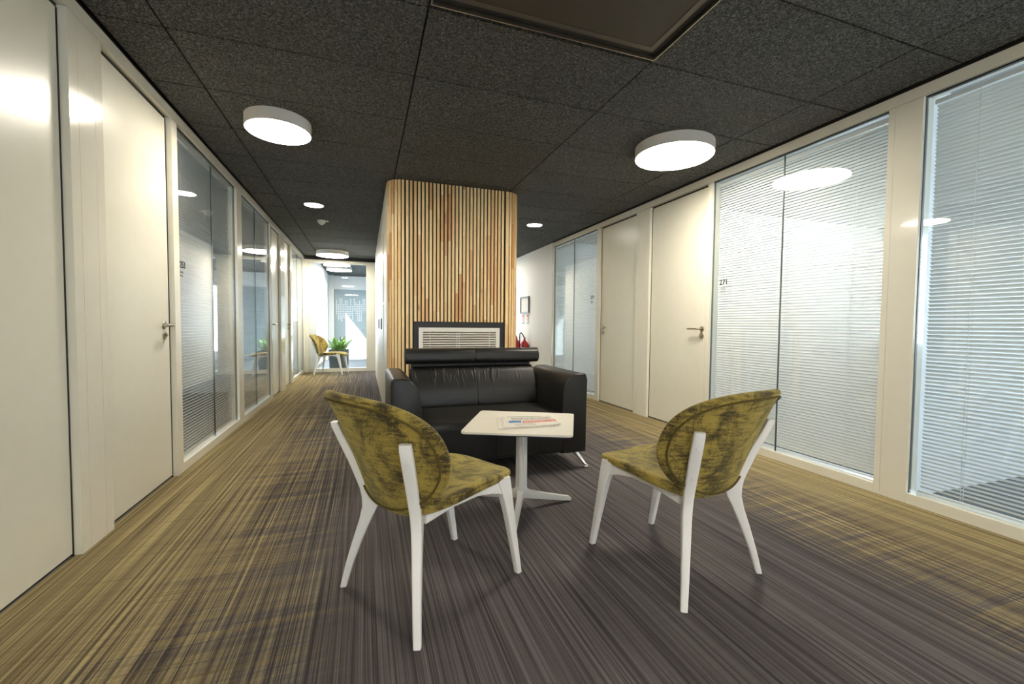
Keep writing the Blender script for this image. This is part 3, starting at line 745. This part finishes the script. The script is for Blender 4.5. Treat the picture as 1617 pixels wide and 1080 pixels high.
# three-lobed column
bm = B(); secp = []
for a in angs[::1] if False else sorted(a % (2 * math.pi) for a in angs):
    for d_, w_ in ((-.010, .0), (.0, 0)): pass
    c_, s_ = math.cos(a), math.sin(a)
    for rr, tt in ((.012, -.013), (.031, -.011), (.034, -.006), (.034, .006), (.031, .011), (.012, .013)):
        secp.append((rr * c_ - tt * s_, rr * s_ + tt * c_))
loft(bm, [[(TC.x + p[0] * k_, TC.y + p[1] * k_, z) for p in secp] for z, k_ in ((.105, 1.12), (.14, 1.0), (.40, .96), (TZ - .02, .96))])
obj('column', bm, M['table_metal'], tb, bevel=.0)
obj('mount_plate', BX(TC.x - .09, TC.x + .09, TC.y - .09, TC.y + .09, TZ - .021, TZ - .016), M['table_metal'], tb)
for a in angs:
    c_, s_ = math.cos(a), math.sin(a); bm = B(); rings = []
    for r, zb, zt, w in ((.004, .070, .150, .036), (.03, .066, .126, .034), (.06, .058, .104, .032), (.16, .036, .074, .028), (.27, .012, .043, .025), (.315, .004, .032, .024), (.328, .001, .022, .022)):
        rings.append([(TC.x + r * c_ - q * s_, TC.y + r * s_ + q * c_, z) for q, z in round_poly([(-w / 2, zb), (w / 2, zb), (w / 2, zt), (-w / 2, zt)], .005, 2)])
    loft(bm, rings); obj('leg', bm, M['table_metal'], tb, smooth=True, sharp=40)

# newspaper
nw = thing('newspaper', 'folded newspaper with blue and red masthead lying on the white table', 'newspaper', (.86, 2.2, TZ))
q0 = [(.690, 2.10), (1.004, 2.078), (1.032, 2.303), (.762, 2.372)]
def warp(u, v):
    a = Vector(q0[0]).lerp(Vector(q0[1]), u); b = Vector(q0[3]).lerp(Vector(q0[2]), u); return a.lerp(b, v)
for i, (ou, ov) in enumerate(((-.10, .05), (-.03, .0), (.0, .0))):
    bm = B(); N = 8; rings = []
    for j in range(N + 1):
        u = j / N; a, b = warp(u + ou, 0 + ov * .2), warp(u + ou, .93 + ov); zz = TZ + .0006 + i * .0035 + (.004 * (u ** 6) if i == 2 else 0)
        rings.append([(a.x, a.y, zz), (b.x, b.y, zz), (b.x, b.y, zz + .0031), (a.x, a.y, zz + .0031)])
    loft(bm, rings); obj('folded_sheet', bm, M['news_paper'], nw)
ZT = TZ + .0006 + 2 * .0035 + .0032
def patch(bm, u0, u1, v0, v1, dz=.0003):
    N = 4; rings = []
    for j in range(N + 1):
        u = u0 + (u1 - u0) * j / N; a, b = warp(u, v0), warp(u, v1); zz = ZT + dz + .004 * u ** 6
        rings.append([(a.x, a.y, zz), (b.x, b.y, zz), (b.x, b.y, zz + .0002), (a.x, a.y, zz + .0002)])
    loft(bm, rings); return bm
obj('blue_panel', patch(B(), .10, .335, .34, .50), M['news_blue'], nw)
obj('red_masthead', patch(B(), .36, .985, .30, .47), M['news_red'], nw)
bm = B(); rnd = random.Random(11); u = .39
while u < .96:
    w = rnd.uniform(.012, .03); patch(bm, u, u + w, .35, rnd.choice((.40, .43)), .0006); u += w + rnd.uniform(.01, .02)
obj('masthead_lettering', bm, M['news_white'], nw)
bm = B()
for v in (.55, .64, .73):
    u = .16 + (v - .55) * .1
    while u < .93:
        w = rnd.uniform(.01, .035); patch(bm, u, u + w, v, v + rnd.uniform(.04, .06)); u += w + rnd.uniform(.008, .018)
for v in (.08, .15, .22):
    u = .2
    while u < .55: w = rnd.uniform(.015, .04); patch(bm, u, u + w, v, v + .018); u += w + .01
obj('print_lines', bm, M['news_ink'], nw)
obj('green_band', patch(B(), .10, .80, .895, .92), M['news_green'], nw)

# ------------------------------------------------------------------ plant behind the end glass
px, py = -.545, 10.40
pl = thing('potted_plant', 'leafy green plant in a square grey planter behind the end glass', 'plant', (px, py, 0))
bm = B(); loft(bm, [[(px + s * a, py + s * b, z) for a, b in ((-1, -1), (1, -1), (1, 1), (-1, 1))] for z, s in ((0, .19), (.46, .205), (.46, .185), (.42, .183))])
obj('planter', bm, M['pot'], pl, bevel=.004, seg=1)
obj('soil', BX(px - .18, px + .18, py - .18, py + .18, .405, .425), M['soil'], pl)
rnd = random.Random(5)
for i in range(46):
    a = rnd.uniform(0, 2 * math.pi); L = rnd.uniform(.26, .46); up = rnd.uniform(.7, 1.35); w = rnd.uniform(.020, .034)
    bx, by = px + rnd.uniform(-.09, .09), py + rnd.uniform(-.09, .09); d = Vector((math.cos(a), math.sin(a), 0)); sd = Vector((-d.y, d.x, 0)); rings = []
    for j in range(7):
        q = j / 6; r = L * q * math.cos(up) * 1.0 + .06 * q * q; z = .42 + L * q * math.sin(up) - .22 * L * q ** 3 * (1.6 - up * .7)
        ww = w * math.sin(math.pi * min(1, q * .92 + .08)) ** .7 + .002; c = Vector((bx, by, z)) + d * r
        rings.append([tuple(c - sd * ww), tuple(c + Vector((0, 0, -.006))), tuple(c + sd * ww), tuple(c + Vector((0, 0, .0015)))])
    bm = B(); loft(bm, rings); obj('leaf', bm, M['leaf_dry'] if i in (3, 17, 30, 41) else M['leaf'], pl, smooth=True, sharp=70)

# ------------------------------------------------------------------ right wall: certificate, signs, extinguishers
fr = thing('framed_certificate', 'small grey framed certificate on the white wall right of the slatted core', 'picture', (XR - .01, 8.13, 1.29))
bm = B(); ya, yb, za, zb = 7.91, 8.38, 1.29, 1.63
for a in ((ya, yb, za, za + .022), (ya, yb, zb - .022, zb), (ya, ya + .022, za + .022, zb - .022), (yb - .022, yb, za + .022, zb - .022)): box(bm, XR - .03, XR - .001, *a[:2], *a[2:])
obj('frame', bm, M['grey_frame'], fr); obj('certificate_sheet', BX(XR - .012, XR - .004, ya + .022, yb - .022, za + .022, zb - .022), M['paper'], fr)
for y, lab, foot in ((8.26, 'left red and white extinguisher sign with blue foot under the certificate', 'sign_blue'), (8.00, 'right red and white extinguisher sign with pale foot under the certificate', 'sign_green')):
    s = thing('safety_sign', lab, 'sign', (XR - .004, y, 1.07), 0, 'signs under the certificate')
    obj('sign_plate', BX(XR - .005, XR - .001, y - .055, y + .055, 1.07, 1.265), M['paper'], s)
    bm = B(); box(bm, XR - .0058, XR - .0052, y - .045, y + .045, 1.215, 1.258)
    for z in (1.195, 1.175, 1.155, 1.135): box(bm, XR - .0058, XR - .0052, y - .04, y + random.uniform(.0, .04), z, z + .011)
    obj('red_print', bm, M['sign_red'], s); obj('sign_foot', BX(XR - .0058, XR - .0052, y - .04, y + .04, 1.078, 1.108), M[foot], s)
for y, lab in ((8.42, 'red fire extinguisher on the right wall below the left sign'), (7.95, 'red fire extinguisher on the right wall below the right sign')):
    xc = XR - .085; e_ = thing('fire_extinguisher', lab, 'extinguisher', (xc, y, .30), 0, 'fire extinguishers under the signs')
    obj('cylinder', lathe(B(), [(.05, .30), (.072, .31), (.075, .34), (.075, .66), (.068, .70), (.04, .735), (.022, .75), (.020, .775)], (xc, y, 0), 28), M['red'], e_, smooth=True)
    obj('valve', lathe(B(), [(.016, .77), (.018, .80), (.012, .815)], (xc, y, 0), 14), M['rubber'], e_, smooth=True)
    obj('carry_handle', tube(B(), [(xc, y, .80), (xc - .03, y - .03, .83), (xc - .06, y - .07, .85), (xc - .07, y - .10, .845)], .009, 8), M['rubber'], e_, smooth=True)
    obj('squeeze_lever', tube(B(), [(xc, y, .805), (xc - .03, y - .06, .815), (xc - .05, y - .12, .80), (xc - .055, y - .135, .78)], .008, 8), M['red'], e_, smooth=True)
    obj('hose', tube(B(), [(xc, y + .012, .79), (xc - .02, y + .05, .86), (xc - .04, y + .09, .90), (xc - .05, y + .13, .88), (xc - .05, y + .15, .80), (xc - .05, y + .14, .65), (xc - .05, y + .12, .48)], .011, 8), M['rubber'], e_, smooth=True)
    obj('wall_bracket', BX(xc + .074, XR - .0005, y - .03, y + .03, .60, .66), M['rubber'], e_)

# ------------------------------------------------------------------ furniture seen dimly inside the left offices
def desk(x, y, lab):
    t = thing('office_desk', lab, 'desk', (x, y, 0))
    obj('desktop', BX(x - .4, x + .4, y - .8, y + .8, .715, .74), M['desk'], t, bevel=.003, seg=1)
    for a in (-.36, .36):
        for b in (-.75, .75): obj('leg', BX(x + a - .02, x + a + .02, y + b - .02, y + b + .02, 0, .714), M['steel'], t)
desk(-3.2, 4.6, 'pale office desk behind the glass numbered 253')
def task(x, y, lab):
    t = thing('task_chair', lab, 'chair', (x, y, 0))
    obj('seat', extrude(B(), round_poly([(x - .23, y - .23), (x + .23, y - .23), (x + .23, y + .23), (x - .23, y + .23)], .08), 'z', .44, .50), M['office_chair'], t, bevel=.015)
    obj('backrest', extrude(B(), round_poly([(y - .21, .58), (y + .21, .58), (y + .20, 1.0), (y - .20, 1.0)], .08), 'x', x + .20, x + .24), M['office_chair'], t, bevel=.012)
    obj('back_strut', tube(B(), [(x, y, .43), (x + .2, y, .43), (x + .26, y, .52), (x + .25, y, .70)], .014, 8), M['rubber'], t, smooth=True)
    obj('gas_column', lathe(B(), [(.025, .08), (.025, .30), (.016, .31), (.016, .44)], (x, y, 0), 14), M['rubber'], t, smooth=True)
    for i in range(5):
        a = 2 * math.pi * i / 5; obj('star_leg', tube(B(), [(x, y, .10), (x + .28 * math.cos(a), y + .28 * math.sin(a), .065)], [.022, .014], 8), M['rubber'], t, smooth=True)
        obj('castor', lathe(B(), [(.012, 0), (.026, .006), (.028, .028), (.02, .05), (.008, .056)], (x + .28 * math.cos(a), y + .28 * math.sin(a), 0), 12), M['rubber'], t, smooth=True)
task(-2.35, 4.5, 'blue task chair seen through the glass numbered 253')
